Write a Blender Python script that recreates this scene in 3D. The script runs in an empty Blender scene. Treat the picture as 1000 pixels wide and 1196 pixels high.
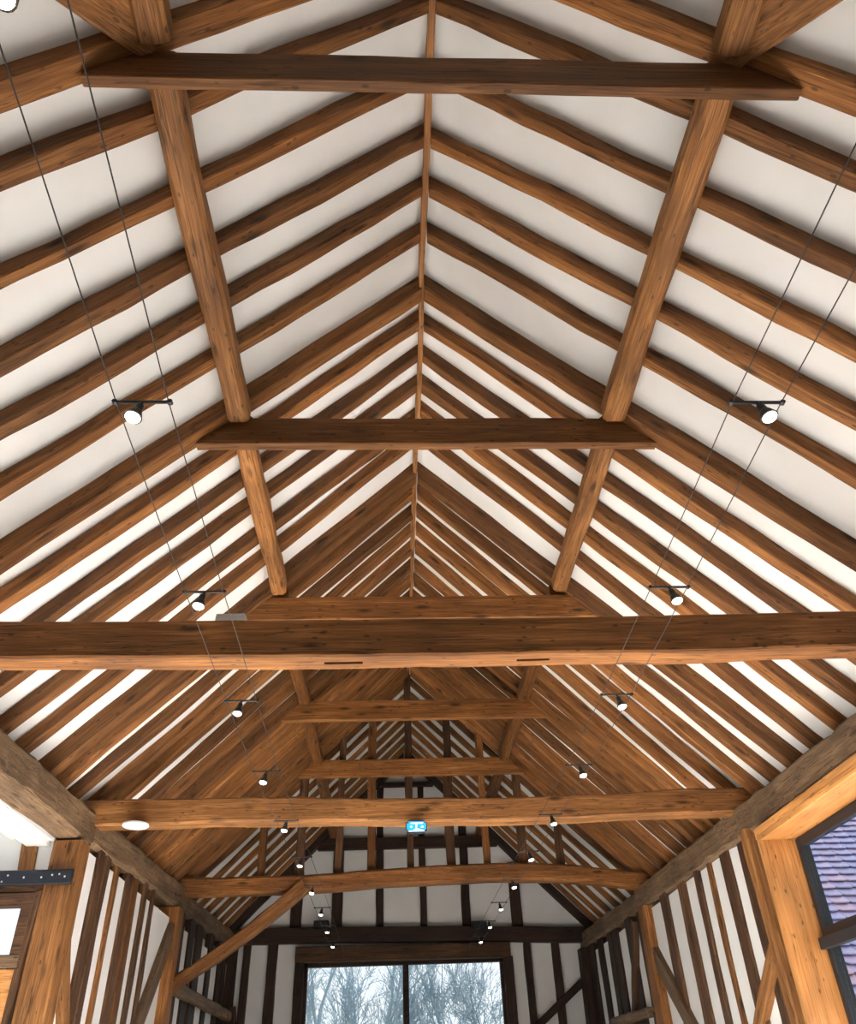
import bpy, bmesh, math, random
from mathutils import Vector, Matrix, noise

C = bpy.context.scene.collection
SC = bpy.context.scene
EYE = 1.5                      # eye height above the floor; every z below is measured from the eye
# ------------------------------------------------------------------ camera
def make_camera():
    a, t, r = math.radians(3.327), math.radians(36.513), math.radians(2.315)
    right0 = Vector((math.cos(a), -math.sin(a), 0))
    fwd = Vector((math.sin(a)*math.cos(t), math.cos(a)*math.cos(t), math.sin(t)))
    up0 = Vector((-math.sin(a)*math.sin(t), -math.cos(a)*math.sin(t), math.cos(t)))
    right = math.cos(r)*right0 - math.sin(r)*up0
    up = math.sin(r)*right0 + math.cos(r)*up0
    cam = bpy.data.cameras.new('camera')
    cam.sensor_fit = 'HORIZONTAL'; cam.sensor_width = 36
    cam.lens = 926.45/1000*36
    cam.clip_start = .02; cam.clip_end = 300
    o = bpy.data.objects.new('camera', cam); C.objects.link(o)
    m = Matrix((right, up, -fwd)).transposed().to_4x4()
    m.translation = Vector((-.284, 0, EYE))
    o.matrix_world = m
    SC.camera = o
make_camera()
# ------------------------------------------------------------------ world, lights, exposure
SC.view_settings.view_transform = 'Standard'
SC.view_settings.look = 'None'
SC.view_settings.gamma = 1
SC.view_settings.use_curve_mapping = False
SC.view_settings.exposure = 0.06
w = bpy.data.worlds.new('overcast_sky'); SC.world = w; w.use_nodes = True
bgn = w.node_tree.nodes['Background']
bgn.inputs[0].default_value = (.86, .94, 1.0, 1); bgn.inputs[1].default_value = 1.3
def area(name, loc, to, sx, sy, power, col=(1, 1, 1), spread=180):
    l = bpy.data.lights.new(name, 'AREA'); l.shape = 'RECTANGLE'; l.size = sx; l.size_y = sy
    l.energy = power; l.color = col; l.spread = math.radians(spread)
    o = bpy.data.objects.new(name, l); C.objects.link(o)
    o.location = Vector(loc) + Vector((0, 0, EYE))
    o.rotation_euler = (Vector(to)-Vector(loc)).to_track_quat('-Z', 'Y').to_euler()
    return o
# daylight through the big glazed openings on both sides
# (sky light falls through them onto the pale floor and bounces up into the roof)
area('daylight_left_opening', (-3.12, 4.9, -.3), (-1.8, 6.2, -1.9), 3.4, 1.8, 720, (.96, .98, 1), 78)
area('daylight_right_window', (3.2, 4.6, .1), (1.8, 6.0, -1.9), 3.2, 2.2, 720, (.96, .98, 1), 78)

# ------------------------------------------------------------------ materials
def newmat(name):
    m = bpy.data.materials.new(name); m.use_nodes = True
    nt = m.node_tree
    return m, nt, nt.nodes, nt.links, nt.nodes['Principled BSDF']
def plain(name, col, rough=.5, metal=0, emit=None, es=0):
    m, nt, N, L, B = newmat(name)
    B.inputs['Base Color'].default_value = (*col, 1); B.inputs['Roughness'].default_value = rough
    B.inputs['Metallic'].default_value = metal
    if emit:
        B.inputs['Emission Color'].default_value = (*emit, 1); B.inputs['Emission Strength'].default_value = es
    return m
def wood(name, dark, mid, light, rough=.62, spread=.35, bump=.35, knots=.75):
    m, nt, N, L, B = newmat(name)
    tc = N.new('ShaderNodeTexCoord'); oi = N.new('ShaderNodeObjectInfo')
    off = N.new('ShaderNodeVectorMath'); off.operation = 'SCALE'; off.inputs[0].default_value = (37, 61, 83)
    L.new(oi.outputs['Random'], off.inputs['Scale'])
    add = N.new('ShaderNodeVectorMath'); add.operation = 'ADD'
    L.new(tc.outputs['Object'], add.inputs[0]); L.new(off.outputs[0], add.inputs[1])
    def nz(scale, sc, detail=4, dist=0, rough_=.55):
        mp = N.new('ShaderNodeMapping'); mp.inputs['Scale'].default_value = scale
        L.new(add.outputs[0], mp.inputs[0])
        n = N.new('ShaderNodeTexNoise'); n.inputs['Scale'].default_value = sc; n.inputs['Detail'].default_value = detail
        n.inputs['Distortion'].default_value = dist; n.inputs['Roughness'].default_value = rough_
        L.new(mp.outputs[0], n.inputs['Vector']); return n
    n1 = nz((.55, 11, 11), 1.5, 6, .9, .62)
    n2 = nz((2.2, 70, 70), 1.5, 3, .3)
    n3 = nz((1.3, 2.2, 2.2), 1.1, 2)
    mx = N.new('ShaderNodeMath'); mx.operation = 'MULTIPLY_ADD'; mx.inputs[1].default_value = .45
    L.new(n2.outputs[0], mx.inputs[0])
    m2 = N.new('ShaderNodeMath'); m2.operation = 'MULTIPLY'; m2.inputs[1].default_value = .55
    L.new(n1.outputs[0], m2.inputs[0]); L.new(m2.outputs[0], mx.inputs[2])
    cr = N.new('ShaderNodeValToRGB'); e = cr.color_ramp.elements
    e[0].position = .28; e[0].color = (*dark, 1); e[1].position = .72; e[1].color = (*light, 1)
    k = e.new(.5); k.color = (*mid, 1)
    L.new(mx.outputs[0], cr.inputs[0])
    # broad tone patches and per-timber tone
    vr = N.new('ShaderNodeMapRange'); vr.inputs[3].default_value = 1-spread; vr.inputs[4].default_value = 1+spread
    L.new(oi.outputs['Random'], vr.inputs[0])
    pr = N.new('ShaderNodeMapRange'); pr.inputs[1].default_value = .3; pr.inputs[2].default_value = .7
    pr.inputs[3].default_value = .72; pr.inputs[4].default_value = 1.25
    L.new(n3.outputs[0], pr.inputs[0])
    mm = N.new('ShaderNodeMath'); mm.operation = 'MULTIPLY'; L.new(vr.outputs[0], mm.inputs[0]); L.new(pr.outputs[0], mm.inputs[1])
    # knots
    mpk = N.new('ShaderNodeMapping'); mpk.inputs['Scale'].default_value = (1.7, 6.5, 6.5); L.new(add.outputs[0], mpk.inputs[0])
    vo = N.new('ShaderNodeTexVoronoi'); vo.inputs['Scale'].default_value = 1.1; L.new(mpk.outputs[0], vo.inputs['Vector'])
    kr = N.new('ShaderNodeMapRange'); kr.inputs[1].default_value = .07; kr.inputs[2].default_value = .2
    kr.inputs[3].default_value = 1-knots; kr.inputs[4].default_value = 1; L.new(vo.outputs['Distance'], kr.inputs[0])
    # shakes (drying cracks along the grain)
    nc = nz((.55, 17, 17), 1.3, 3, .4)
    ab = N.new('ShaderNodeMath'); ab.operation = 'SUBTRACT'; ab.inputs[1].default_value = .5; L.new(nc.outputs[0], ab.inputs[0])
    aa = N.new('ShaderNodeMath'); aa.operation = 'ABSOLUTE'; L.new(ab.outputs[0], aa.inputs[0])
    ck = N.new('ShaderNodeMapRange'); ck.inputs[1].default_value = .002; ck.inputs[2].default_value = .018
    ck.inputs[3].default_value = .45; ck.inputs[4].default_value = 1; L.new(aa.outputs[0], ck.inputs[0])
    mph = N.new('ShaderNodeMapping'); mph.inputs['Scale'].default_value = (7, 15, 15); L.new(add.outputs[0], mph.inputs[0])
    vh = N.new('ShaderNodeTexVoronoi'); vh.inputs['Scale'].default_value = 1.0; L.new(mph.outputs[0], vh.inputs['Vector'])
    hr = N.new('ShaderNodeMapRange'); hr.inputs[1].default_value = .10; hr.inputs[2].default_value = .16
    hr.inputs[3].default_value = .45; hr.inputs[4].default_value = 1; L.new(vh.outputs['Distance'], hr.inputs[0])
    mh = N.new('ShaderNodeMath'); mh.operation = 'MULTIPLY'; L.new(hr.outputs[0], mh.inputs[0]); L.new(ck.outputs[0], mh.inputs[1])
    mk = N.new('ShaderNodeMath'); mk.operation = 'MULTIPLY'; L.new(kr.outputs[0], mk.inputs[0]); L.new(mh.outputs[0], mk.inputs[1])
    m3 = N.new('ShaderNodeMath'); m3.operation = 'MULTIPLY'; L.new(mm.outputs[0], m3.inputs[0]); L.new(mk.outputs[0], m3.inputs[1])
    sc = N.new('ShaderNodeVectorMath'); sc.operation = 'SCALE'; L.new(cr.outputs[0], sc.inputs[0]); L.new(m3.outputs[0], sc.inputs['Scale'])
    L.new(sc.outputs[0], B.inputs['Base Color'])
    B.inputs['Roughness'].default_value = rough; B.inputs['Specular IOR Level'].default_value = .25
    bp = N.new('ShaderNodeBump'); bp.inputs['Strength'].default_value = bump; bp.inputs['Distance'].default_value = .012
    hh = N.new('ShaderNodeMath'); hh.operation = 'MULTIPLY'; L.new(mx.outputs[0], hh.inputs[0]); L.new(mk.outputs[0], hh.inputs[1])
    L.new(hh.outputs[0], bp.inputs['Height']); L.new(bp.outputs[0], B.inputs['Normal'])
    return m
M = {}
M['oak'] = wood('honey_brown_old_timber', (.060, .021, .0045), (.165, .062, .015), (.34, .152, .045))
M['oak_mid'] = wood('tawny_old_timber', (.075, .028, .007), (.21, .085, .023), (.40, .19, .063), spread=.15)
M['plate'] = wood('weathered_grey_brown_timber', (.055, .033, .018), (.15, .09, .048), (.30, .19, .105), spread=.1, knots=.7, bump=.9)
M['stud'] = wood('dark_brown_timber', (.022, .010, .005), (.072, .032, .013), (.16, .078, .034), spread=.35, bump=.6)
M['dark'] = wood('near_black_timber', (.012, .006, .004), (.03, .014, .008), (.065, .032, .02), spread=.2)
M['newoak'] = wood('pale_new_oak', (.34, .13, .033), (.50, .22, .066), (.66, .34, .12), rough=.45, spread=.05, bump=.1, knots=.15)
def plaster_mat(name, col):
    m, nt, N, L, B = newmat(name)
    tc = N.new('ShaderNodeTexCoord')
    n = N.new('ShaderNodeTexNoise'); n.inputs['Scale'].default_value = 2.6; n.inputs['Detail'].default_value = 5
    L.new(tc.outputs['Object'], n.inputs['Vector'])
    cr = N.new('ShaderNodeValToRGB'); cr.color_ramp.elements[0].position = .3; cr.color_ramp.elements[1].position = .7
    cr.color_ramp.elements[0].color = (col[0]*.93, col[1]*.93, col[2]*.92, 1); cr.color_ramp.elements[1].color = (*col, 1)
    L.new(n.outputs[0], cr.inputs[0]); L.new(cr.outputs[0], B.inputs['Base Color'])
    B.inputs['Roughness'].default_value = .9
    bp = N.new('ShaderNodeBump'); bp.inputs['Strength'].default_value = .35; bp.inputs['Distance'].default_value = .03
    L.new(n.outputs[0], bp.inputs['Height']); L.new(bp.outputs[0], B.inputs['Normal'])
    return m
M['plaster'] = plaster_mat('white_lime_plaster', (.86, .845, .82))
M['floor'] = plaster_mat('pale_stone_floor', (.62, .58, .53))
M['black'] = plain('black_metal', (.012, .012, .013), .45, .3)
M['frame'] = plain('black_window_frame', (.008, .010, .013), .55, 0)
M['iron'] = plain('dark_iron', (.018, .02, .028), .5, .6)
M['rivet'] = plain('bright_bolt_head', (.7, .7, .72), .35, .9)
M['cable'] = plain('dark_steel_cable', (.02, .014, .010), .7, 0)
M['bulb'] = plain('lit_bulb', (1, .95, .85), .3, 0, (1, .93, .80), 9)
M['bulb_warm'] = plain('lit_warm_bulb', (1, .9, .7), .3, 0, (1, .80, .48), 22)
M['white'] = plain('white_plastic', (.86, .87, .90), .4)
M['grey'] = plain('pale_grey_box', (.62, .62, .62), .6)
M['signblue'] = plain('lit_blue_sign_face', (.02, .30, .62), .3, 0, (.03, .38, .80), .75)
M['signwhite'] = plain('lit_white_sign_symbol', (.9, .95, 1), .3, 0, (.85, .95, 1), .9)
M['lead'] = plain('blue_grey_lead', (.20, .28, .38), .5, .3)
M['bark'] = plain('blue_grey_bark', (.34, .45, .52), .9)
M['peg'] = plain('dark_peg_hole', (.012, .006, .003), .9)
def glass():
    m, nt, N, L, B = newmat('clear_glass')
    g = N.new('ShaderNodeBsdfGlossy'); g.inputs['Roughness'].default_value = .02
    t = N.new('ShaderNodeBsdfTransparent'); mx = N.new('ShaderNodeMixShader')
    mx.inputs[0].default_value = .05
    L.new(t.outputs[0], mx.inputs[1]); L.new(g.outputs[0], mx.inputs[2])
    L.new(mx.outputs[0], N['Material Output'].inputs['Surface'])
    return m
M['glass'] = glass()
def tile_mat():
    m, nt, N, L, B = newmat('lilac_clay_tile')
    at = N.new('ShaderNodeAttribute'); at.attribute_name = 'tile_tone'
    cr = N.new('ShaderNodeValToRGB'); e = cr.color_ramp.elements
    e[0].color = (.40, .40, .60, 1); e[1].color = (.56, .50, .70, 1)
    k = e.new(.75); k.color = (.50, .48, .72, 1); k = e.new(.9); k.color = (.62, .44, .54, 1)
    L.new(at.outputs['Fac'], cr.inputs[0]); L.new(cr.outputs[0], B.inputs['Base Color'])
    B.inputs['Roughness'].default_value = .7
    return m
M['tile'] = tile_mat()

# ------------------------------------------------------------------ helpers
def tag(o, label, cat, group=None, kind=None):
    o['label'] = label; o['category'] = cat
    if group: o['group'] = group
    if kind: o['kind'] = kind
    return o
def link(name, bm, mat, loc=(0, 0, 0), rot=None, parent=None, smooth=False):
    me = bpy.data.meshes.new(name); bmesh.ops.recalc_face_normals(bm, faces=bm.faces)
    bm.to_mesh(me); bm.free(); me.materials.append(mat)
    if smooth:
        for p in me.polygons: p.use_smooth = True
    o = bpy.data.objects.new(name, me); C.objects.link(o)
    mw = Matrix.Translation(loc)
    if rot is not None: mw = mw @ rot.to_4x4()
    o.matrix_world = mw
    if parent: o.parent = parent
    return o
def empty(name, loc):
    o = bpy.data.objects.new(name, None); C.objects.link(o); o.location = Vector(loc)+Vector((0, 0, EYE)); o.empty_display_size = .1
    return o
def struct(o, label=None, cat=None):
    o['kind'] = 'structure'
    if label: o['label'] = label
    if cat: o['category'] = cat
    return o
def add_box(bm, x0, x1, y0, y1, z0, z1):
    v = [bm.verts.new((x, y, z)) for x in (x0, x1) for y in (y0, y1) for z in (z0, z1)]
    for f in ((0, 1, 3, 2), (4, 6, 7, 5), (0, 4, 5, 1), (2, 3, 7, 6), (0, 2, 6, 4), (1, 5, 7, 3)):
        bm.faces.new([v[i] for i in f])
def box(name, x0, x1, y0, y1, z0, z1, mat, parent=None, bevel=.004):
    """a bevelled box given in eye-height coordinates; mesh is centred on its own origin"""
    c = Vector(((x0+x1)/2, (y0+y1)/2, (z0+z1)/2+EYE))
    bm = bmesh.new(); hx, hy, hz = (x1-x0)/2, (y1-y0)/2, (z1-z0)/2
    add_box(bm, -hx, hx, -hy, hy, -hz, hz)
    if bevel: bmesh.ops.bevel(bm, geom=bm.edges[:], offset=min(bevel, hx*.4, hy*.4, hz*.4), segments=1, affect='EDGES')
    if parent: c = c - parent.location
    return link(name, bm, mat, c, None, parent)
def hull_prism(name, pts_xz, y0, y1, mat, parent=None):
    bm = bmesh.new()
    a = [bm.verts.new((x, y0, z+EYE)) for x, z in pts_xz]; b = [bm.verts.new((x, y1, z+EYE)) for x, z in pts_xz]
    bm.faces.new(a); bm.faces.new(b[::-1]); n = len(a)
    for i in range(n): bm.faces.new((a[i], b[i], b[(i+1) % n], a[(i+1) % n]))
    return link(name, bm, mat, (0, 0, 0), None, parent)
def tube(bm, pts, r, n=6, cap=True, r2=None):
    rings = []; N_ = len(pts)
    for i, p in enumerate(pts):
        p = Vector(p)
        d = (Vector(pts[min(i+1, N_-1)])-Vector(pts[max(i-1, 0)])).normalized()
        s = d.orthogonal().normalized() if not rings else (rings[-1][1]-d*rings[-1][1].dot(d)).normalized()
        t = d.cross(s); rr = r if r2 is None else r+(r2-r)*i/(N_-1)
        rings.append(([bm.verts.new(p+rr*(math.cos(k*2*math.pi/n)*s+math.sin(k*2*math.pi/n)*t)) for k in range(n)], s))
    for (a, _), (b, _) in zip(rings, rings[1:]):
        for k in range(n): bm.faces.new((a[k], a[(k+1) % n], b[(k+1) % n], b[k]))
    if cap and n > 2: bm.faces.new(rings[0][0][::-1]); bm.faces.new(rings[-1][0])
def lathe(bm, prof, n=16, cx=0, cy=0):
    rings = []
    for r, z in prof: rings.append([bm.verts.new((cx+r*math.cos(k*2*math.pi/n), cy+r*math.sin(k*2*math.pi/n), z)) for k in range(n)])
    for a, b in zip(rings, rings[1:]):
        for k in range(n): bm.faces.new((a[k], a[(k+1) % n], b[(k+1) % n], b[k]))
    bm.faces.new(rings[0][::-1]); bm.faces.new(rings[-1])
_seed = [1]
def beam(name, p0, p1, w, h, mat, up=(0, 0, 1), wob=.006, cham=.012, step=.22, sh0=0, sh1=0, arch=None, slots=(),
         taper=0, parent=None, rough=0.0):
    """hewn timber from p0 to p1 (centre of the LOWER face); w across, h upwards along `up`.
    sh0/sh1 slant the ends (metres of x per metre of height); arch(t)->z bend; slots=[(x, len)] mortises in the soffit"""
    _seed[0] += 1; sd = _seed[0]*7.31
    p0 = Vector(p0)+Vector((0, 0, EYE)); p1 = Vector(p1)+Vector((0, 0, EYE))
    X = (p1-p0); Lh = X.length; X.normalize()
    Z = Vector(up); Z = (Z-X*Z.dot(X)).normalized(); Y = Z.cross(X)
    rot = Matrix((X, Y, Z)).transposed()
    xs = [i*Lh/max(2, int(Lh/step)) for i in range(max(2, int(Lh/step))+1)]
    slotr = []
    for sx, sl in slots:
        xs = [x for x in xs if not (sx-sl/2-.04 < x < sx+sl/2+.04)]+[sx-sl/2, sx+sl/2]; slotr.append((sx-sl/2, sx+sl/2))
    xs.sort()
    c = min(cham, w*.3, h*.3)
    def nz(x, k): return noise.noise(Vector((x*1.1, sd, k*5.7)))*2*wob + noise.noise(Vector((x*4.1, sd+3, k*5.7)))*.8*wob
    bm = bmesh.new(); rings = []
    for x in xs:
        t = x/Lh
        hy = w/2*(1-taper*t) + nz(x, 1)*.5; z0 = nz(x, 2)*.6; z1 = h*(1-taper*t)+nz(x, 3)*.6; oy = nz(x, 4)
        az = arch(t) if arch else 0
        def q(k): return noise.noise(Vector((x*6.3, sd, k*9.1)))*rough
        m_ = .011
        pts = [(-hy, z0+c+q(1)), (-hy+c+q(2), z0), (-m_*1.3, z0), (m_*1.3, z0), (hy-c+q(3), z0), (hy, z0+c+q(4)),
               (hy+q(5), z1-c), (hy-c, z1+q(6)), (-hy+c, z1+q(7)), (-hy+q(8), z1-c)]
        ring = []
        for (yy, zz) in pts:
            sh = sh0*(1-t)+sh1*t if False else 0
            xx = x + (sh0*zz if x == xs[0] else sh1*zz if x == xs[-1] else 0)
            ring.append(bm.verts.new((xx, yy+oy, zz+az)))
        rings.append(ring)
    n = 10
    for i in range(len(rings)-1):
        a, b = rings[i], rings[i+1]
        is_slot = any(abs(xs[i]-s0) < 1e-6 and abs(xs[i+1]-s1) < 1e-6 for s0, s1 in slotr)
        for k in range(n):
            k2 = (k+1) % n
            if is_slot and k == 2:
                dz = Vector((0, 0, .09)); q4 = [a[2], a[3], b[3], b[2]]
                u4 = [bm.verts.new(v.co+dz) for v in q4]
                for j in range(4): bm.faces.new((q4[j], q4[(j+1) % 4], u4[(j+1) % 4], u4[j]))
                bm.faces.new(u4)
            else: bm.faces.new((a[k], a[k2], b[k2], b[k]))
    bm.faces.new(rings[0][::-1]); bm.faces.new(rings[-1])
    if parent: p0 = p0-parent.location
    return link(name, bm, mat, p0, rot, parent)

# ------------------------------------------------------------------ geometry constants (metres, z from the eye)
ZR, S = 5.556, .983            # underside of the rafters: z = ZR - S*|x|
HW = 3.1                       # inner face of the side walls
def zroof(x): return ZR-S*abs(x)
ROOFN = {-1: Vector((-S, 0, 1)).normalized(), 1: Vector((S, 0, 1)).normalized()}   # outward roof normals
GY = 16.0                      # far gable wall
def plate_l(y): return 1.80+.028*y      # underside of left wall plate
def plate_r(y): return 1.785+.018*y
# ------------------------------------------------------------------ shell
bm = bmesh.new(); add_box(bm, -9, 3.5, -5.2, GY+.2, -.2, 0)
struct(link('floor', bm, M['floor']))
def ceiling():
    bm = bmesh.new(); nx, ny = 18, 150; V = 0.155
    rows = []
    for j in range(ny+1):
        y = -5+(GY+.1+5)*j/ny; row = []
        for i in range(-nx, nx+1):
            x = 3.75*i/nx
            d = noise.noise(Vector((x*1.3, y*1.6, 2.2)))*.018
            row.append(bm.verts.new((x, y, zroof(x)+V+d+EYE)))
        rows.append(row)
    for a, b in zip(rows, rows[1:]):
        for i in range(2*nx): bm.faces.new((a[i], a[i+1], b[i+1], b[i]))
    top = [bm.verts.new((x, y, zroof(x)+V+.25+EYE)) for y in (-5, GY+.1) for x in (-3.75, 0, 3.75)]
    bm.faces.new((top[0], top[1], top[4], top[3])); bm.faces.new((top[1], top[2], top[5], top[4]))
    o = link('ceiling', bm, M['plaster'], smooth=True); return o
struct(ceiling())
# side walls
bm = bmesh.new()
add_box(bm, -3.45, -3.15, 7.86, GY+.2, 0, 1.98+EYE)
add_box(bm, -3.6, -3.40, -5.2, GY+.2, 1.96+EYE, 2.5+EYE)
struct(link('wall_left', bm, M['plaster']))
bm = bmesh.new()
add_box(bm, 3.15, 3.45, 7.5, GY+.2, 0, 1.95+EYE)
add_box(bm, 3.40, 3.6, -5.2, GY+.2, 1.84+EYE, 2.5+EYE)
add_box(bm, 3.15, 3.45, -5.2, 1.9, 0, 1.95+EYE)
struct(link('wall_right', bm, M['plaster']))
bm = bmesh.new()
add_box(bm, -3.45, -3.15, -5.2, 1.0, 0, 1.9+EYE)
struct(link('wall_left_near', bm, M['plaster']))
hull_far = [(-3.5, 2.0), (3.5, 2.0), (3.5, 2.38), (0, 5.82), (-3.5, 2.38)]
wf = hull_prism('wall_far', hull_far, GY, GY+.2, M['plaster']); struct(wf)
bm = bmesh.new(); add_box(bm, -3.3, -1.86, GY, GY+.2, 0, 2.0+EYE); add_box(bm, 1.66, 3.3, GY, GY+.2, 0, 2.0+EYE)
bm2 = bmesh.new(); bm2.from_mesh(wf.data); tmp = bpy.data.meshes.new('t'); bm.to_mesh(tmp); bm.free(); bm2.from_mesh(tmp); bm2.to_mesh(wf.data); bm2.free(); bpy.data.meshes.remove(tmp)
wb = hull_prism('wall_back', [(-3.5, 2.3), (3.5, 2.3), (3.5, 2.38), (0, 5.82), (-3.5, 2.38)], -5.2, -5.0, M['plaster']); struct(wb)
bm = bmesh.new(); bm.from_mesh(wb.data)
add_box(bm, -3.45, 3.45, -5.2, -5.0, 0, 2.4+EYE); bm.to_mesh(wb.data); bm.free()
# side wing beyond the left opening: wall, sloping ceiling
struct(hull_prism('wall_wing', [(-3.33, 1.5), (-3.33, 2.12), (-6.6, 3.3), (-6.6, 1.5)], 7.72, 7.86, M['plaster']))
bm = bmesh.new()
add_box(bm, -6.6, -3.9, 7.76, 7.86, 0, .99+EYE)
struct(link('wall_wing_low', bm, M['plaster']))
struct(hull_prism('ceiling_wing', [(-3.34, 1.98), (-3.34, 2.2), (-6.6, 3.4), (-6.6, 3.2)], 1.0, 7.73, M['plaster']))

# ------------------------------------------------------------------ main frames
FR = [('nearest', 1.71, 1.84, 1.84, 0), ('second', 4.26, 4.40, 4.42, .04), ('third', 6.73, 6.86, 6.99, .075), ('fourth', 9.46, 9.59, 9.70, .06), ('fifth', 11.74, 11.88, 11.92, .06)]
side_word = {-1: 'left', 1: 'right'}
def slope_beam(name, side, wd_, yr, ye, drop, h, mat, xa, xb, **k):
    # yr / ye: far edge of the underside at the ridge / at the eaves
    return beam(name, (side*xa, yr-wd_/2, zroof(xa)-drop), (side*xb, ye-wd_/2, zroof(xb)-drop), wd_, h, mat, up=ROOFN[side], sh0=-S, **k)
for nm, y0, y1, y2, dr in FR:
    for s in (-1, 1):
        o = slope_beam('principal_rafter', s, y1-y0, y1, y2, dr, .15+dr*.8, M['oak'], .012, 3.37, wob=.008, cham=.01)
        tag(o, 'heavier %s-slope principal rafter standing over the %s collar beam' % (side_word[s], nm), 'rafter', 'principal rafters')
ytop = [('nearest', 1.785, 3.845), ('second', 4.345, 3.85), ('third', 6.82, 3.77), ('fourth', 9.54, 3.85), ('fifth', 11.70, 3.85)]
for i, (nm, y, z) in enumerate(ytop):
    hx = (ZR-z)/S-(.035, .05, .085, .07, .07)[i]
    o = beam('collar_beam', (-hx, y+(.03 if i == 0 else .04), z), (hx, y+(.03 if i == 0 else .04), z), .06 if i == 0 else .08, .25, M['oak'], wob=.004, cham=.006, sh0=1/S*.98, sh1=-1/S*.98)
    extra = ['the one nearest the camera, clear of any tie beam', 'second from the camera, above the widest tie beam', 'third from the camera, half hidden behind the widest tie beam',
             'fourth from the camera, below the widest tie beam in view', 'fifth and farthest from the camera, above the exit sign'][i]
    tag(o, 'brown collar beam between the roof slopes, %s' % extra, 'beam', 'collar beams')
for s in (-1, 1):
    o = slope_beam('gable_rafter', s, .2, 15.96, 15.96, 0, .13, M['dark'], .012, 3.37, wob=.006, cham=.01)
    tag(o, 'near-black %s-slope rafter set against the far gable wall' % side_word[s], 'rafter', 'rafters against the far gable')
# common rafters
EL = [(.83, .83), (1.27, 1.25), (2.17, 2.17), (2.59, 2.64), (3.04, 3.11), (3.43, 3.50), (3.83, 3.89), (4.74, 4.80), (5.14, 5.22), (5.51, 5.58), (5.97, 6.06), (6.29, 6.50),
      (7.22, 7.38), (7.60, 7.74), (7.95, 8.19), (8.36, 8.52), (8.77, 8.98), (9.14, 9.34), (9.96, 10.12), (10.32, 10.46), (10.70, 10.83), (11.08, 11.21), (11.46, 11.58),
      (12.42, 12.44), (12.92, 12.95), (13.42, 13.43), (13.93, 13.93), (14.44, 14.46), (14.95, 15.0), (15.44, 15.46)]
ER = [(.83, .83), (1.27, 1.2), (2.17, 2.13), (2.59, 2.57), (3.04, 3.0), (3.43, 3.41), (3.83, 3.80), (4.75, 4.88), (5.13, 5.30), (5.53, 5.72), (5.90, 6.14), (6.25, 6.59),
      (7.22, 7.49), (7.60, 7.92), (7.96, 8.30), (8.36, 8.75), (8.77, 9.12), (9.14, 9.40), (9.96, 10.03), (10.33, 10.41), (10.72, 10.82), (11.08, 11.20), (11.46, 11.6)]+EL[23:]
ordn = ['first', 'second', 'third', 'fourth', 'fifth', 'sixth', 'seventh', 'eighth', 'ninth', 'tenth', 'eleventh', 'twelfth']
bays = [(2, 4.2, 'behind the nearest collar beam'), (4.5, 6.7, 'behind the second collar beam'), (7, 9.4, 'behind the third collar beam'),
        (9.7, 11.7, 'behind the fourth collar beam'), (12, 16, 'between the fifth collar beam and the far gable')]
rnd = random.Random(5)
for s in (-1, 1):
    cnt = {}
    for yr, ye in (EL if s < 0 else ER):
        wdt = .08+rnd.random()*.025
        if 4.5 < ye < 11.6: wdt = .10+rnd.random()*.03
        far = yr > 12
        o = slope_beam('common_rafter', s, wdt, yr, ye, -.045 if far else 0, .08 if far else .115, M['oak'], .02, 3.40+rnd.random()*.05, wob=.012, cham=.008, step=.25, rough=.005)
        b = next((k for k, (a, c, t) in enumerate(bays) if a < ye < c), None)
        if b is None:
            lb = '%s-slope common rafter at the top edge of the photo, nearer than the first collar beam' % side_word[s]
            if ye < 1.2: lb = '%s-slope common rafter above the viewer, just out over the top edge of the photo' % side_word[s]
        else:
            cnt[b] = cnt.get(b, 0)+1
            lb = '%s-slope common rafter, %s of those %s' % (side_word[s], ordn[cnt[b]-1], bays[b][2])
        tag(o, lb, 'rafter', 'common rafters on the %s slope' % side_word[s])
# ridge board
tag(beam('ridge_board', (0, -1, ZR-.03), (-.03, GY, ZR-.03), .045, .15, M['oak_mid'], wob=.006, cham=.004),
    'thin brown ridge board running along the peak where the rafters meet', 'board')
# purlins, one length per bay
py = [.0, 1.775, 4.36, 6.83, 9.53, 11.82, 15.95]
for s in (-1, 1):
    for i in range(len(py)-1):
        a, b = py[i]+(.05 if i else 0), py[i+1]-.05
        where = ['nearer than the first collar beam', 'between the first and second collar beams', 'between the second and third collar beams',
                 'between the third and fourth collar beams', 'between the fourth and fifth collar beams', 'beyond the fifth collar beam'][i]
        xx = 1.395
        o = beam('purlin', (s*xx, a, 4.02), (s*xx, b, 4.03), .165 if i < 2 else .15, .17, M['oak_mid'] if i < 3 else M['oak'], wob=.012, cham=.03, rough=.008)
        tag(o, '%s purlin length under the rafters, %s' % (side_word[s], where), 'beam', 'purlins on the %s slope' % side_word[s])
# wind braces at the top corners
up = ROOFN
tag(beam('wind_brace', (-1.38, 1.74, zroof(1.38)-.09), (-2.0, .86, zroof(2.0)-.09), .23, .10, M['oak_mid'], up=ROOFN[-1], wob=.01, arch=lambda t: .05*math.sin(t*3.1)),
    'curved timber wind brace cut by the top left edge of the photo', 'brace')
tag(beam('wind_brace', (1.37, 1.76, zroof(1.37)-.09), (1.98, .80, zroof(1.98)-.09), .20, .10, M['oak_mid'], up=ROOFN[1], wob=.01, arch=lambda t: .05*math.sin(t*3.1)),
    'curved timber wind brace cut by the top right edge of the photo', 'brace')

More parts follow.
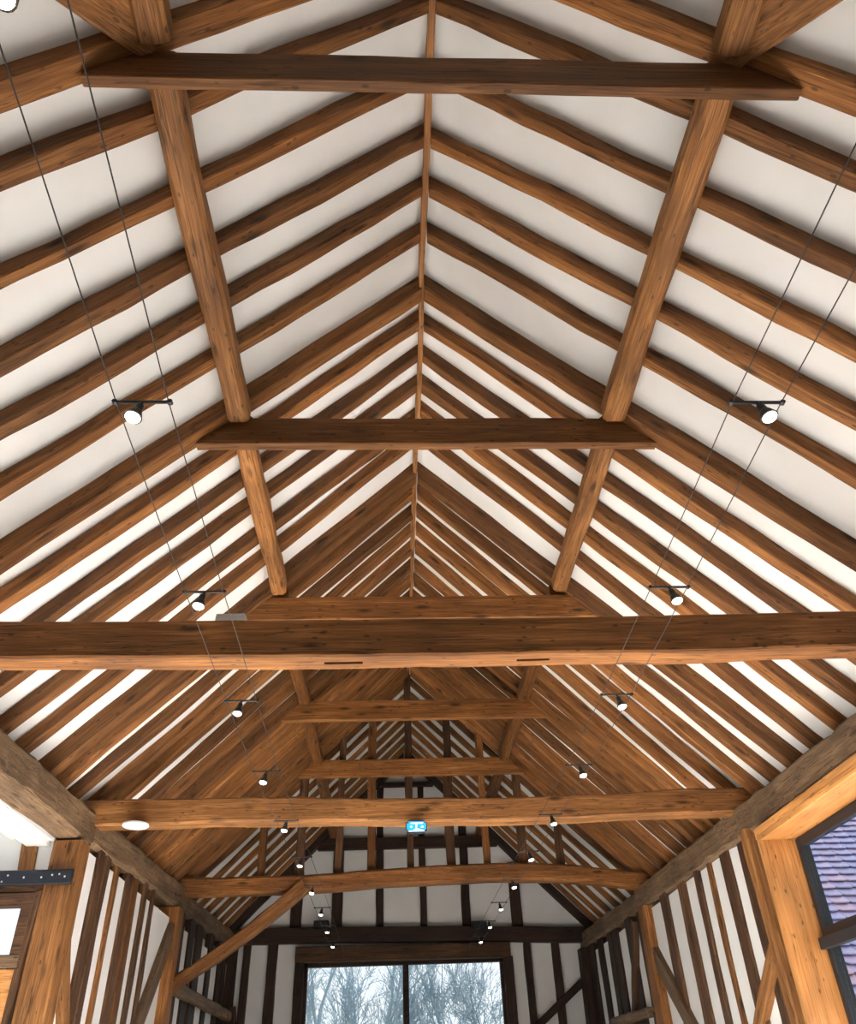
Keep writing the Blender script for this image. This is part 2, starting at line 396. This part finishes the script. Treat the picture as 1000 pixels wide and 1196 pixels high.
# ------------------------------------------------------------------ wall plates
def plate(side):
    f = plate_l if side < 0 else plate_r
    segs = [(-4.9, 2.6, 'behind the viewer'), (2.6, 7.95, None), (7.95, 11.9, None), (11.9, 15.98, None)]
    wh = {1: 'from the opening to the second tie beam', 2: 'between the second and third tie beams', 3: 'from the third tie beam to the far gable'}
    if side > 0: wh[1] = 'above the oak-lined window'
    for i, (a, b, t) in enumerate(segs):
        if i == 0: continue
        h = .30 if i < 3 else .26
        x0 = side*(HW+.14)
        o = beam('wall_plate', (x0, a, f(a)), (x0, b, f(b)), .30, h, M['plate'], wob=.018, cham=.035, step=.16, rough=.02)
        tag(o, 'rough weathered %s wall plate length, %s' % (side_word[side], wh[i]), 'beam', 'wall plates')
plate(-1); plate(1)
# ------------------------------------------------------------------ tie beams
SLX = [(2.84, .235), (4.01, .205)]
tieB = beam('tie_beam', (-3.42, 4.46, 2.165), (3.42, 4.46, 2.165), .19, .25, M['oak'], wob=.007, cham=.012,
            arch=lambda t: .025*(2*abs(t-.5))**2, slots=SLX)
tag(tieB, 'widest tie beam across the middle of the photo with two slots in its underside', 'beam', 'tie beams')
tag(beam('tie_beam', (-3.26, 8.0, 2.185), (3.30, 8.0, 2.175), .21, .235, M['oak_mid'], wob=.014, cham=.02, rough=.006,
         arch=lambda t: -.025*math.sin(t*math.pi)+.02*math.sin(t*7)), 'light brown tie beam carrying the blue exit sign and the white disc', 'beam', 'tie beams')
tag(beam('tie_beam', (-3.25, 11.76, 2.31), (3.22, 11.76, 2.21), .22, .22, M['oak'], wob=.016, cham=.03, rough=.008,
         arch=lambda t: .10*math.sin(t*math.pi)+.06*math.sin(t*2*math.pi)*-1), 'wavy tie beam with a row of upright struts standing on it', 'beam', 'tie beams')
# struts standing on the third tie beam
xs_ = [-2.1, -1.58, -1.04, -.58, -.04, .53, 1.05, 1.55, 2.08]
for i, x in enumerate(xs_):
    z0 = 2.50+.05*math.cos(x*.6)-(.04 if abs(x) > 1.9 else 0)
    top = zroof(x)-.02
    o = beam('partition_strut', (x, 11.79, z0), (x+.015*(i % 3-1), 11.79, top), .12 if i % 2 else .10, .09, M['stud'] if i % 3 else M['oak'], up=(0, 1, 0), wob=.01, cham=.012)
    tag(o, 'upright strut on the wavy tie beam, %s' % (['outermost on the left', 'second from the left', 'third from the left', 'next left of the central one',
        'the central one below the exit sign', 'next right of the central one', 'third from the right', 'second from the right', 'outermost on the right'][i]),
        'strut', 'struts on the third tie beam')
# diagonal brace from the left post up to the wavy tie beam
tag(beam('knee_brace', (-3.1, 11.66, 1.16), (-1.42, 11.62, 2.30), .16, .16, M['oak'], up=(-.5, 0, 1), wob=.02, cham=.02, rough=.006,
         arch=lambda t: -.05*math.sin(t*math.pi)), 'long crooked brace rising from the far left post to the wavy tie beam', 'brace')

# ------------------------------------------------------------------ posts, studs and braces of the side walls
def vpost(name, x0, x1, y0, y1, z0, z1, mat, label, cat, group=None, wob=.008, cham=.012, lean=0):
    xc, yc = (x0+x1)/2, (y0+y1)/2
    # centred on the axis: width along y, depth along x
    s = 1 if xc > 0 else -1
    if abs(x0) > abs(x1): x0, x1 = x1, x0
    o = beam(name, (x0, yc, z0), (x0, yc+lean, z1), y1-y0, abs(x1-x0), mat, up=(s, 0, 0), wob=wob, cham=cham, rough=.006, step=.3)
    return tag(o, label, cat, group)
vpost('wall_post', -3.08, -3.34, 7.62, 7.86, -1.5, 1.99, M['oak_mid'], 'honey coloured post at the left opening, strapped with black iron', 'post')
vpost('wall_post', -3.04, -3.3, 11.36, 11.66, -1.5, 2.11, M['oak'], 'brown post under the left end of the wavy tie beam', 'post')
vpost('wall_post', 3.04, 3.3, 11.5, 11.82, -1.5, 1.99, M['oak'], 'reddish brown post under the right end of the wavy tie beam', 'post')
LS = [(7.90, 7.95, 'dark'), (8.25, 8.42, 'stud'), (8.46, 8.63, 'stud'), (8.85, 8.97, 'oak'), (9.26, 9.46, 'stud'), (9.52, 9.72, 'oak'), (9.95, 10.10, 'stud'), (10.34, 10.44, 'stud'),
      (11.78, 12.12, 'dark'), (12.50, 12.84, 'dark'), (12.96, 13.36, 'dark'), (13.95, 14.24, 'dark'), (14.78, 15.1, 'dark'), (15.22, 15.5, 'dark')]
RS = [(8.02, 8.20, 'stud'), (8.46, 8.70, 'stud'), (9.03, 9.14, 'oak'), (9.42, 9.57, 'stud'), (9.95, 10.23, 'stud'), (10.70, 10.99, 'stud'),
      (12.0, 12.22, 'dark'), (12.55, 12.9, 'dark'), (13.42, 13.74, 'dark'), (13.82, 14.10, 'dark'), (14.50, 14.84, 'dark'), (15.18, 15.62, 'dark')]
def studs(L, s):
    A = [q for q in L if q[0] < 11.5]; B = [q for q in L if q[0] > 11.5]
    for grp, ref in ((A, 'before' ), (B, 'beyond')):
        for i, (a, b, mk) in enumerate(grp):
            z1 = (plate_l(a) if s < 0 else plate_r(a))+.03
            o = vpost('wall_stud', s*3.118, s*3.2, a, b, -1.5, z1, M[mk],
                      '%s-wall timber stud, %s of those %s the post under the wavy tie beam' % (side_word[s], ordn[i], ref), 'stud',
                      'studs of the %s wall' % side_word[s], wob=.012, cham=.015)
studs(LS, -1); studs(RS, 1)
vpost('corner_post', -3.02, -3.2, 15.68, 15.98, -1.5, 2.24, M['dark'], 'near-black corner post where the left wall meets the gable', 'post')
vpost('corner_post', 3.0, 3.2, 15.68, 15.98, -1.5, 2.06, M['dark'], 'near-black corner post where the right wall meets the gable', 'post')
def wbrace(p0, p1, w, d, mat, label):
    s = 1 if p0[0] > 0 else -1
    return tag(beam('wall_brace', p0, p1, w, d, mat, up=(s, 0, 0), wob=.01, cham=.012, rough=.005), label, 'brace')
wbrace((-3.085, 8.6, .0), (-3.085, 7.76, 1.25), .17, .12, M['oak_mid'], 'honey coloured brace springing from the strapped left post')
wbrace((-3.07, 9.75, -.1), (-3.07, 11.42, 1.85), .2, .1, M['plate'], 'grey-brown sloping brace left of the far left post')
wbrace((3.07, 10.0, .0), (3.07, 11.62, 1.45), .2, .1, M['plate'], 'grey-brown sloping brace running down from the far right post')
wbrace((3.07, 8.95, .25), (3.07, 7.74, 1.04), .14, .09, M['oak_mid'], 'short tawny brace leaning into the post beside the oak window lining')
wbrace((3.07, 13.4, .25), (3.07, 12.3, 1.95), .16, .1, M['stud'], 'dark sloping brace on the right wall beyond the reddish post')
tag(beam('window_side_post', (3.04, 7.66, -1.5), (3.04, 7.80, 1.97), .14, .12, M['oak_mid'], up=(1, 0, 0), wob=.014, cham=.02, rough=.008),
    'slim crooked tawny post standing close beside the oak window lining', 'post')
tag(beam('wall_rail', (-3.03, 11.7, 1.16), (-3.03, 15.6, 1.14), .12, .14, M['plate'], wob=.01, cham=.02), 'grey horizontal rail low on the left wall beyond the far post', 'rail')
tag(beam('wall_rail', (3.03, 12.0, .76), (3.03, 14.0, .78), .12, .12, M['plate'], wob=.01, cham=.02), 'grey horizontal rail low on the right wall beyond the far post', 'rail')

# ------------------------------------------------------------------ far gable timbering
def gstud(x, w, z0, z1, label, mk='dark', lean=0, y=GY-.07):
    tag(beam('gable_stud', (x, y-.03, z0), (x+lean, y-.03, z1), w, .12, M[mk], up=(0, 1, 0), wob=.008, cham=.01), label, 'stud', 'studs of the far gable')
tag(beam('gable_tie_beam', (-3.25, GY-.14, 2.30), (3.2, GY-.14, 2.16), .2, .24, M['dark'], wob=.008, cham=.015, arch=lambda t: .03*math.sin(t*math.pi)),
    'near-black tie beam across the far gable above the window', 'beam')
tag(beam('gable_collar', (-1.7, GY-.11, 3.84), (1.7, GY-.11, 3.84), .14, .2, M['dark'], wob=.006), 'near-black collar across the far gable', 'beam')
tag(beam('gable_top_rail', (-.52, GY-.1, 5.0), (.52, GY-.1, 5.0), .1, .09, M['dark'], wob=.003), 'short near-black rail near the peak of the far gable', 'rail')
tag(beam('window_header', (-2.0, GY-.13, 1.99), (1.78, GY-.13, 1.97), .16, .24, M['stud'], wob=.003), 'dark brown header beam directly over the far window', 'beam')
for x, w_, z0, z1, l in ((-2.04, .2, 2.5, 3.5, 'gable stud above the tie, outermost on the left'), (-1.3, .19, 2.5, 3.85, 'gable stud above the tie, left of the narrow three'),
    (-.53, .13, 2.5, 5.0, 'tall gable stud, leftmost of the narrow three'), (.26, .12, 2.5, 5.0, 'tall gable stud, middle of the narrow three'),
    (1.05, .15, 2.5, 4.4, 'tall gable stud, rightmost of the narrow three'), (1.97, .2, 2.45, 3.55, 'gable stud above the tie, outermost on the right')):
    gstud(x, w_, z0, z1, 'near-black '+l)
gstud(-2.86, .12, -1.5, 2.31, 'near-black thin gable stud left of the far window, nearest the left corner')
gstud(-2.42, .17, -1.5, 2.30, 'near-black broad gable stud left of the far window, nearer the window')
gstud(-1.93, .16, -1.5, 2.0, 'near-black stud forming the left side of the far window', lean=.0)
gstud(1.74, .17, -1.5, 2.0, 'near-black stud forming the right side of the far window')
gstud(2.10, .13, -1.5, 2.20, 'near-black gable stud right of the far window, nearer the window')
gstud(2.60, .13, -1.5, 2.18, 'near-black gable stud right of the far window, nearest the right corner')
tag(beam('gable_brace', (2.0, GY-.16, .76), (3.02, GY-.16, 1.5), .12, .12, M['dark'], up=(-1, 0, 1), wob=.006), 'near-black brace slanting up to the right corner of the far gable', 'brace')
tag(beam('gable_brace', (-2.9, GY-.16, .2), (-3.08, GY-.16, 1.35), .14, .12, M['dark'], up=(1, 0, 0), wob=.006), 'near-black brace foot beside the left corner post of the far gable', 'brace')
# far window: frame, mullion, panes
wd = empty('window_1', (-.1, GY, -.5)); struct(wd, 'large two-light window in the far gable showing bare trees', 'window')
bm = bmesh.new()
def eb(bm, x0, x1, y0, y1, z0, z1, o): add_box(bm, x0-o.location.x, x1-o.location.x, y0-o.location.y, y1-o.location.y, z0+EYE-o.location.z, z1+EYE-o.location.z)
eb(bm, -1.86, -1.79, GY, GY+.12, -1.4, 2.0, wd); eb(bm, 1.60, 1.66, GY, GY+.12, -1.4, 2.0, wd); eb(bm, -1.86, 1.66, GY, GY+.12, 1.93, 2.0, wd); eb(bm, -1.86, 1.66, GY, GY+.12, -1.45, -1.35, wd)
link('window_frame', bm, M['dark'], (0, 0, 0), None, wd)
bm = bmesh.new(); eb(bm, -.125, -.02, GY-.02, GY+.12, -1.4, 1.95, wd); link('mullion', bm, M['dark'], (0, 0, 0), None, wd)
for a, b in ((-1.79, -.125), (-.02, 1.60)):
    bm = bmesh.new(); eb(bm, a, b, GY+.05, GY+.06, -1.35, 1.93, wd); link('pane', bm, M['glass'], (0, 0, 0), None, wd)
# floodlights on the gable tie
for x, z, l in ((-1.56, 2.55, 'left'), (1.24, 2.47, 'right')):
    e = empty('floodlight', (x, GY-.3, z)); tag(e, 'small black box floodlight on the gable tie, the %s one' % l, 'light', 'floodlights on the gable tie')
    box('housing', x-.13, x+.13, GY-.38, GY-.24, z-.055, z+.06, M['black'], e, .01)
    box('bracket', x-.02, x+.02, GY-.26, GY-.18, z-.09, z+.02, M['black'], e, .004)

# ------------------------------------------------------------------ oak lined window in the right wall
w2 = empty('window_2', (3.3, 4.7, 0)); struct(w2, 'large window in the right wall with pale oak lining and black frame', 'window')
def wpart(name, boxes, mat, par=w2):
    bm = bmesh.new()
    for b in boxes: eb(bm, *b, par)
    bmesh.ops.bevel(bm, geom=bm.edges[:], offset=.003, segments=1, affect='EDGES')
    o = link(name, bm, mat, (0, 0, 0), None, par); return o
def oak_board(name, p0, p1, w_, h_, up):
    o = beam(name, p0, p1, w_, h_, M['newoak'], up=up, wob=0, cham=.004, parent=w2); return o
oak_board('head_lining', (3.25, 1.98, 1.79), (3.25, 7.50, 1.79), .42, .05, (0, 0, 1))
oak_board('head_fascia', (3.07, 1.98, 1.815), (3.07, 7.53, 1.815), .05, .09, (0, 0, 1))
oak_board('jamb_lining', (3.25, 7.42, -1.5), (3.25, 7.42, 1.79), .42, .05, (0, 1, 0))
oak_board('jamb_fascia', (3.07, 7.45, -1.5), (3.07, 7.45, 1.86), .05, .07, (0, 1, 0))
oak_board('sill_board', (3.25, 1.98, -1.45), (3.25, 7.42, -1.45), .42, .05, (0, 0, 1))
wpart('window_frame', [(3.36, 3.44, 7.345, 7.418, -1.4, 1.79), (3.36, 3.44, 1.98, 2.05, -1.4, 1.79), (3.36, 3.44, 2.05, 7.345, 1.715, 1.788),
                       (3.36, 3.44, 4.7, 4.77, -1.4, 1.715), (3.36, 3.44, 2.05, 7.345, -1.4, -1.33)], M['frame'])
wpart('window_frame_bead', [(3.345, 3.36, 7.33, 7.405, -1.35, 1.775), (3.345, 3.36, 2.05, 7.33, 1.70, 1.775)], M['frame'])
wpart('transom', [(3.34, 3.45, 2.05, 7.345, .93, 1.06), (3.29, 3.36, 2.05, 7.40, .90, .985)], M['frame'])
for a, b, c, d in ((2.05, 4.7, -1.33, .93), (4.77, 7.345, -1.33, .93), (2.05, 4.7, 1.06, 1.715), (4.77, 7.345, 1.06, 1.715)):
    wpart('pane', [(3.395, 3.405, a, b, c, d)], M['glass'])
# neighbouring wing with clay tiled roof outside
def tiled_roof():
    root = empty('tiled_roof_wing', (5.5, 9.0, -1.5)); tag(root, 'neighbouring wing with lilac clay tiled roof seen through the oak window', 'building')
    bm = bmesh.new(); lay = bm.faces.layers.float.new('tile_tone') if False else None
    rn = random.Random(3); tone = []
    sy = Vector((0, math.cos(math.radians(42)), math.sin(math.radians(42)))); nn = Vector((0, -sy.z, sy.y)); X = Vector((1, 0, 0))
    base = Vector((3.98, 7.55, -.05+EYE))
    for c in range(28):
        for r in range(38):
            o = base + X*(c*.205+rn.random()*.006) + sy*(r*.14+rn.random()*.008) + nn*(.0)
            W2 = .099
            pts = [(-W2, .19), (W2, .19), (W2, .034), (W2*.76, .008), (W2*.3, -.006), (-W2*.3, -.006), (-W2*.76, .008), (-W2, .034)]
            lo, hi = [], []
            for px, py_ in pts:
                lift = .040*(1-py_/.19)-.012*(px/W2)**2
                lo.append(bm.verts.new(o+X*px+sy*py_+nn*lift)); hi.append(bm.verts.new(o+X*px+sy*py_+nn*(lift+.014)))
            t = rn.random(); n0 = len(bm.faces)
            bm.faces.new(hi); bm.faces.new(lo[::-1])
            for i in range(8): bm.faces.new((lo[i], hi[i], hi[(i+1) % 8], lo[(i+1) % 8]))
            tone += [t]*10
    o = link('roof_tiles', bm, M['tile'], -root.location, None, root)
    at = o.data.attributes.new('tile_tone', 'FLOAT', 'FACE'); at.data.foreach_set('value', tone)
    bm = bmesh.new(); q = [base+X*a+sy*b+nn*c for a in (-.12, 5.8) for b in (-.1, 5.4) for c in (-.12, -.005)]
    v = [bm.verts.new(p) for p in q]
    for f in ((0, 1, 3, 2), (4, 6, 7, 5), (0, 4, 5, 1), (2, 3, 7, 6), (0, 2, 6, 4), (1, 5, 7, 3)): bm.faces.new([v[i] for i in f])
    link('roof_deck', bm, M['lead'], -root.location, None, root)
    bm = bmesh.new(); q = [base+X*a+sy*b+nn*c for a in (-.42, -.11) for b in (-.1, 5.4) for c in (-.02, .03)]
    v = [bm.verts.new(p) for p in q]
    for f in ((0, 1, 3, 2), (4, 6, 7, 5), (0, 4, 5, 1), (2, 3, 7, 6), (0, 2, 6, 4), (1, 5, 7, 3)): bm.faces.new([v[i] for i in f])
    link('lead_flashing', bm, M['lead'], -root.location, None, root)
    bm = bmesh.new()
    for dx in (-.47, -.52):
        q = [base+X*a+sy*b+nn*c for a in (dx, dx+.02) for b in (-.1, 5.4) for c in (.0, .08)]
        v = [bm.verts.new(p) for p in q]
        for f in ((0, 1, 3, 2), (4, 6, 7, 5), (0, 4, 5, 1), (2, 3, 7, 6), (0, 2, 6, 4), (1, 5, 7, 3)): bm.faces.new([v[i] for i in f])
    link('white_strips', bm, M['white'], -root.location, None, root)  # two thin white strips running up the slope beside the flashing
    box('front_wall', 3.6, 9.7, 7.75, 7.95, -1.5, -.05, M['plaster'], root, 0)
tiled_roof()

# ------------------------------------------------------------------ left opening: timbers, iron strap, wing window
tag(beam('wing_rail', (-6.5, 7.69, 1.585), (-3.34, 7.69, 1.56), .1, .13, M['stud'], wob=.004), 'brown horizontal rail behind the black iron strap', 'rail')
tag(beam('wing_stud', (-3.55, 7.69, 1.70), (-3.59, 7.69, 2.13), .13, .1, M['oak_mid'], up=(0, 1, 0), wob=.008, taper=-.25), 'short brown stud on the white wall above the iron strap', 'stud')
st = empty('iron_strap', (-3.6, 7.6, 1.67)); tag(st, 'black iron strap with bright bolts fixed across the left post', 'strap')
bm = bmesh.new(); add_box(bm, -2.9, .51, -.035, 0, -.058, .062); bmesh.ops.bevel(bm, geom=bm.edges[:], offset=.006, segments=1, affect='EDGES')
link('strap_plate', bm, M['iron'], (0, 0, 0), None, st)
rb = random.Random(9)
for k, (x, z) in enumerate([(.45, .0), (.40, .02), (.34, .015), (.25, -.002), (.10, .0), (-.04, .02), (-.08, -.03), (-.22, .01), (-.5, .0), (-.9, .01), (-1.3, 0)]):
    bm = bmesh.new(); bmesh.ops.create_uvsphere(bm, u_segments=8, v_segments=5, radius=.0085)
    link('bolt_head', bm, M['rivet'], (x, -.037, z), None, st, True)
w3 = empty('window_3', (-4.4, 7.66, 1.2)); struct(w3, 'dark framed window under the iron strap at the left edge', 'window')
def w3part(name, boxes, mat): return wpart(name, boxes, mat, w3)
w3part('window_frame', [(-3.49, -3.385, 7.63, 7.74, .98, 1.56), (-6.5, -3.49, 7.63, 7.74, 1.455, 1.56)], M['stud'])
w3part('sill_rail', [(-6.5, -3.40, 7.62, 7.75, .99, 1.085)], M['plate'])
w3part('pane', [(-6.5, -3.49, 7.68, 7.69, 1.085, 1.455)], M['glass'])
tag(beam('wing_jamb', (-3.47, 7.62, -1.5), (-3.36, 7.62, 1.57), .07, .1, M['stud'], up=(0, 1, 0), wob=.012), 'dark leaning jamb just left of the strapped post', 'post')
for k in range(4):
    tag(box('wing_board', -3.41-.24*(k+1)+.003, -3.41-.24*k, 7.66, 7.70, -1.5, .985, M['newoak']),
        ['honey upright board under the wing window, nearest the post', 'honey upright board under the wing window, second from the post',
         'honey upright board under the wing window, third from the post', 'honey upright board under the wing window, farthest from the post'][k], 'board', 'upright boards in the wing')

# ------------------------------------------------------------------ cable spotlights
XL = [-1.062, -1.125, -1.155, -1.175, -1.19, -1.18, -1.17, -1.16, -1.155, -1.16, -1.165]
XR = [1.0, 1.005, 1.045, 1.075, 1.08, 1.07, 1.05, 1.035, 1.025, 1.01, .995]
ZC = 1.934
def spotlight(x, y, label, lean, warm=False):
    e = empty('spotlight', (x, y, ZC)); tag(e, label, 'spotlight', 'cable spotlights')
    bm = bmesh.new(); tube(bm, [(-.098, 0, 0), (.098, 0, 0)], .0068, 8)
    for s in (-1, 1): tube(bm, [(s*.092, -.008, 0), (s*.092, .008, 0)], .010, 8)
    link('crossbar', bm, M['black'], (0, 0, 0), None, e)
    rot = Matrix.Rotation(lean, 3, 'Y') @ Matrix.Rotation(math.radians(-8), 3, 'X')
    bm = bmesh.new(); tube(bm, [(0, 0, 0), (0, 0, -.035)], .007, 8); link('stem', bm, M['black'], (0, 0, 0), rot, e)
    bm = bmesh.new(); lathe(bm, [(.008, -.018), (.014, -.024), (.016, -.055), (.021, -.066), (.030, -.094), (.031, -.098)]); h = link('lamp_head', bm, M['black'], (0, 0, 0), rot, e)
    bm = bmesh.new(); lathe(bm, [(.025, -.096), (.0255, -.101), (.020, -.109), (.009, -.113)]); link('bulb', bm, M['bulb_warm'] if warm else M['bulb'], (0, 0, 0), None, h, True)
    e.scale = (1, 1, .86)
    return e
for k in range(11):
    y = .72+1.252*k
    for s, XX in ((-1, XL), (1, XR)):
        if k == 0 and s > 0: continue
        nth = ['cut by the top left corner of the photo, glowing warm', 'nearest whole one, against the white plaster', 'just above the widest tie beam', 'first below the widest tie beam',
               'just above the tie beam with the exit sign', 'hidden by the tie beam with the exit sign', 'seen against the wavy tie beam', 'first below the wavy tie beam',
               'fourth from the gable end of the cable', 'third from the gable end', 'second from the gable end of its cable'][k]
        spotlight(XX[k], y, 'spotlight on the %s cables, %s' % (side_word[s], nth), math.radians(8 if s < 0 else -10), warm=(k == 0))
for s, XX in ((-1, XL), (1, XR)):
    for d in (-.088, .088):
        pts = [(XX[0]+d, -4.9, ZC)]+[(XX[k]+d, .72+1.252*k, ZC) for k in range(11)]+[(XX[10]+d, 14.49, ZC), (XX[10]+d, GY-.2, ZC+.25)]
        pts = [(a, b, c+EYE) for a, b, c in pts]
        bm = bmesh.new(); tube(bm, pts, .0022, 5)
        tag(link('lighting_cable', bm, M['cable']), '%s wire of the pair carrying the %s row of spotlights' % ('outer' if d*s > 0 else 'inner', side_word[s]), 'cable', 'lighting cables')
# small things on the beams
e = empty('ceiling_disc', (-2.69, 7.80, 2.15)); tag(e, 'flat round white disc under the left end of the tie beam', 'disc')
bm = bmesh.new(); lathe(bm, [(.095, .02), (.12, .012), (.122, -.004), (.112, -.012)], 32); link('rim', bm, M['white'], (0, 0, 0), None, e)
bm = bmesh.new(); lathe(bm, [(.09, -.010), (.088, -.016)], 32); link('cover', bm, M['white'], (0, 0, 0), None, e)
e = empty('exit_sign', (-.06, 7.86, 2.085)); tag(e, 'small lit blue and white exit sign on the tie beam', 'sign')
bm = bmesh.new(); add_box(bm, -.10, .10, -.03, .02, -.052, .058); bmesh.ops.bevel(bm, geom=[q for q in bm.edges if abs(q.verts[0].co.y-q.verts[1].co.y) > .01], offset=.022, segments=4, affect='EDGES')
link('sign_case', bm, M['black'], (0, 0, 0), None, e)
bm = bmesh.new(); add_box(bm, -.092, .092, -.036, -.029, -.044, .050); bmesh.ops.bevel(bm, geom=[q for q in bm.edges if abs(q.verts[0].co.y-q.verts[1].co.y) > .005], offset=.018, segments=4, affect='EDGES')
link('sign_face', bm, M['signblue'], (0, 0, 0), None, e)
def flat(name, polys, mat, par, y):
    bm = bmesh.new()
    for P_ in polys:
        a = [bm.verts.new((x, y, z)) for x, z in P_]; b = [bm.verts.new((x, y+.004, z)) for x, z in P_]
        bm.faces.new(a); bm.faces.new(b[::-1])
        for i in range(len(a)): bm.faces.new((a[i], b[i], b[(i+1) % len(a)], a[(i+1) % len(a)]))
    return link(name, bm, mat, (0, 0, 0), None, par)
flat('sign_symbol', [[(-.055, .036), (.065, .036), (.06, .026), (-.05, .026)],
                     [(-.082, -.038), (-.03, -.036), (-.02, -.022), (.0, -.030), (.02, -.018), (.04, -.026), (.078, -.036), (.07, -.042), (-.07, -.043)],
                     [(-.06, .0), (-.048, .01), (-.036, .0), (-.048, -.012)], [(-.008, .02), (.008, .02), (.004, -.02), (-.006, -.02)],
                     [(.04, -.002), (.062, .008), (.07, -.006), (.05, -.012)]], M['signwhite'], e, -.0405)
# white box resting on the widest tie beam
e = empty('junction_box', (-1.30, 4.50, 2.42)); tag(e, 'pale grey box on top of the widest tie beam, left of centre', 'box')
bm = bmesh.new(); add_box(bm, -.095, .095, -.045, .045, 0, .085); bmesh.ops.bevel(bm, geom=bm.edges[:], offset=.006, segments=2, affect='EDGES')
link('casing', bm, M['grey'], (0, 0, 0), None, e)
bm = bmesh.new(); add_box(bm, -.09, .09, -.048, .048, .080, .090); link('lid', bm, M['grey'], (0, 0, 0), None, e)

# ------------------------------------------------------------------ outside: ground and bare trees beyond the far window
bm = bmesh.new(); add_box(bm, -40, 40, GY+.2, 70, -.6, -.25)
tag(struct(link('ground', bm, plain('pale_winter_grass', (.35, .40, .33), .9))), 'pale winter ground beyond the gable', 'ground')
def tree(x, y, h, seed, label, spread=.5, lv=6, r0=.16):
    rn = random.Random(seed); bm = bmesh.new()
    def grow(p, d, L, r, lev):
        n = 3; pts = [p]; q = p.copy(); dd = d.copy()
        for i in range(n):
            dd = (dd+Vector((rn.uniform(-1, 1), rn.uniform(-1, 1), rn.uniform(-.3, .6)))*.13).normalized()
            q = q+dd*(L/n); pts.append(q.copy())
        tube(bm, pts, r, 5 if lev > 2 else 3, False, r*.62)
        if lev == 0: return
        kids = 3 if lev > 2 else 4
        for i in range(kids):
            f = .35+.65*(i+1)/kids if lev < lv else (.55+.45*(i+1)/kids)
            b = pts[min(n, max(1, int(f*n)))]
            ang = rn.uniform(0, 2*math.pi); sp = rn.uniform(.5, 1.1)*spread*(1.0 if i < kids-1 else .35)
            ax = dd.orthogonal().normalized(); ax.rotate(Matrix.Rotation(ang, 3, dd))
            nd = (dd+ax*sp*1.5+Vector((0, 0, .12))).normalized()
            grow(b, nd, L*rn.uniform(.6, .8), max(r*.58, .0075), lev-1)
    grow(Vector((0, 0, 0)), Vector((rn.uniform(-.08, .08), 0, 1)).normalized(), h*.30, r0, lv)
    o = link('bare_tree', bm, M['bark'], (x, y, -.3))
    tag(o, label, 'tree', 'bare trees beyond the far window')
tree(-2.05, 22.5, 8.6, 4, 'bare tree in the left part of the far window, with a forked trunk', .42, 6, .12)
tree(-3.2, 26, 8.6, 8, 'bare tree at the left edge of the far window', .6, 6, .10)
tree(-1.5, 28, 8.0, 19, 'bare tree behind the forked one in the left pane of the far window', .6, 6, .10)
tree(-.8, 24, 7.8, 11, 'bare tree just left of the mullion of the far window', .6, 6, .11)
tree(.9, 24, 7.6, 23, 'bare tree with dense fine twigs just right of the mullion', .66, 6, .08)
tree(2.9, 27, 7.0, 31, 'bare tree with fine twigs at the right side of the far window', .6, 6, .08)
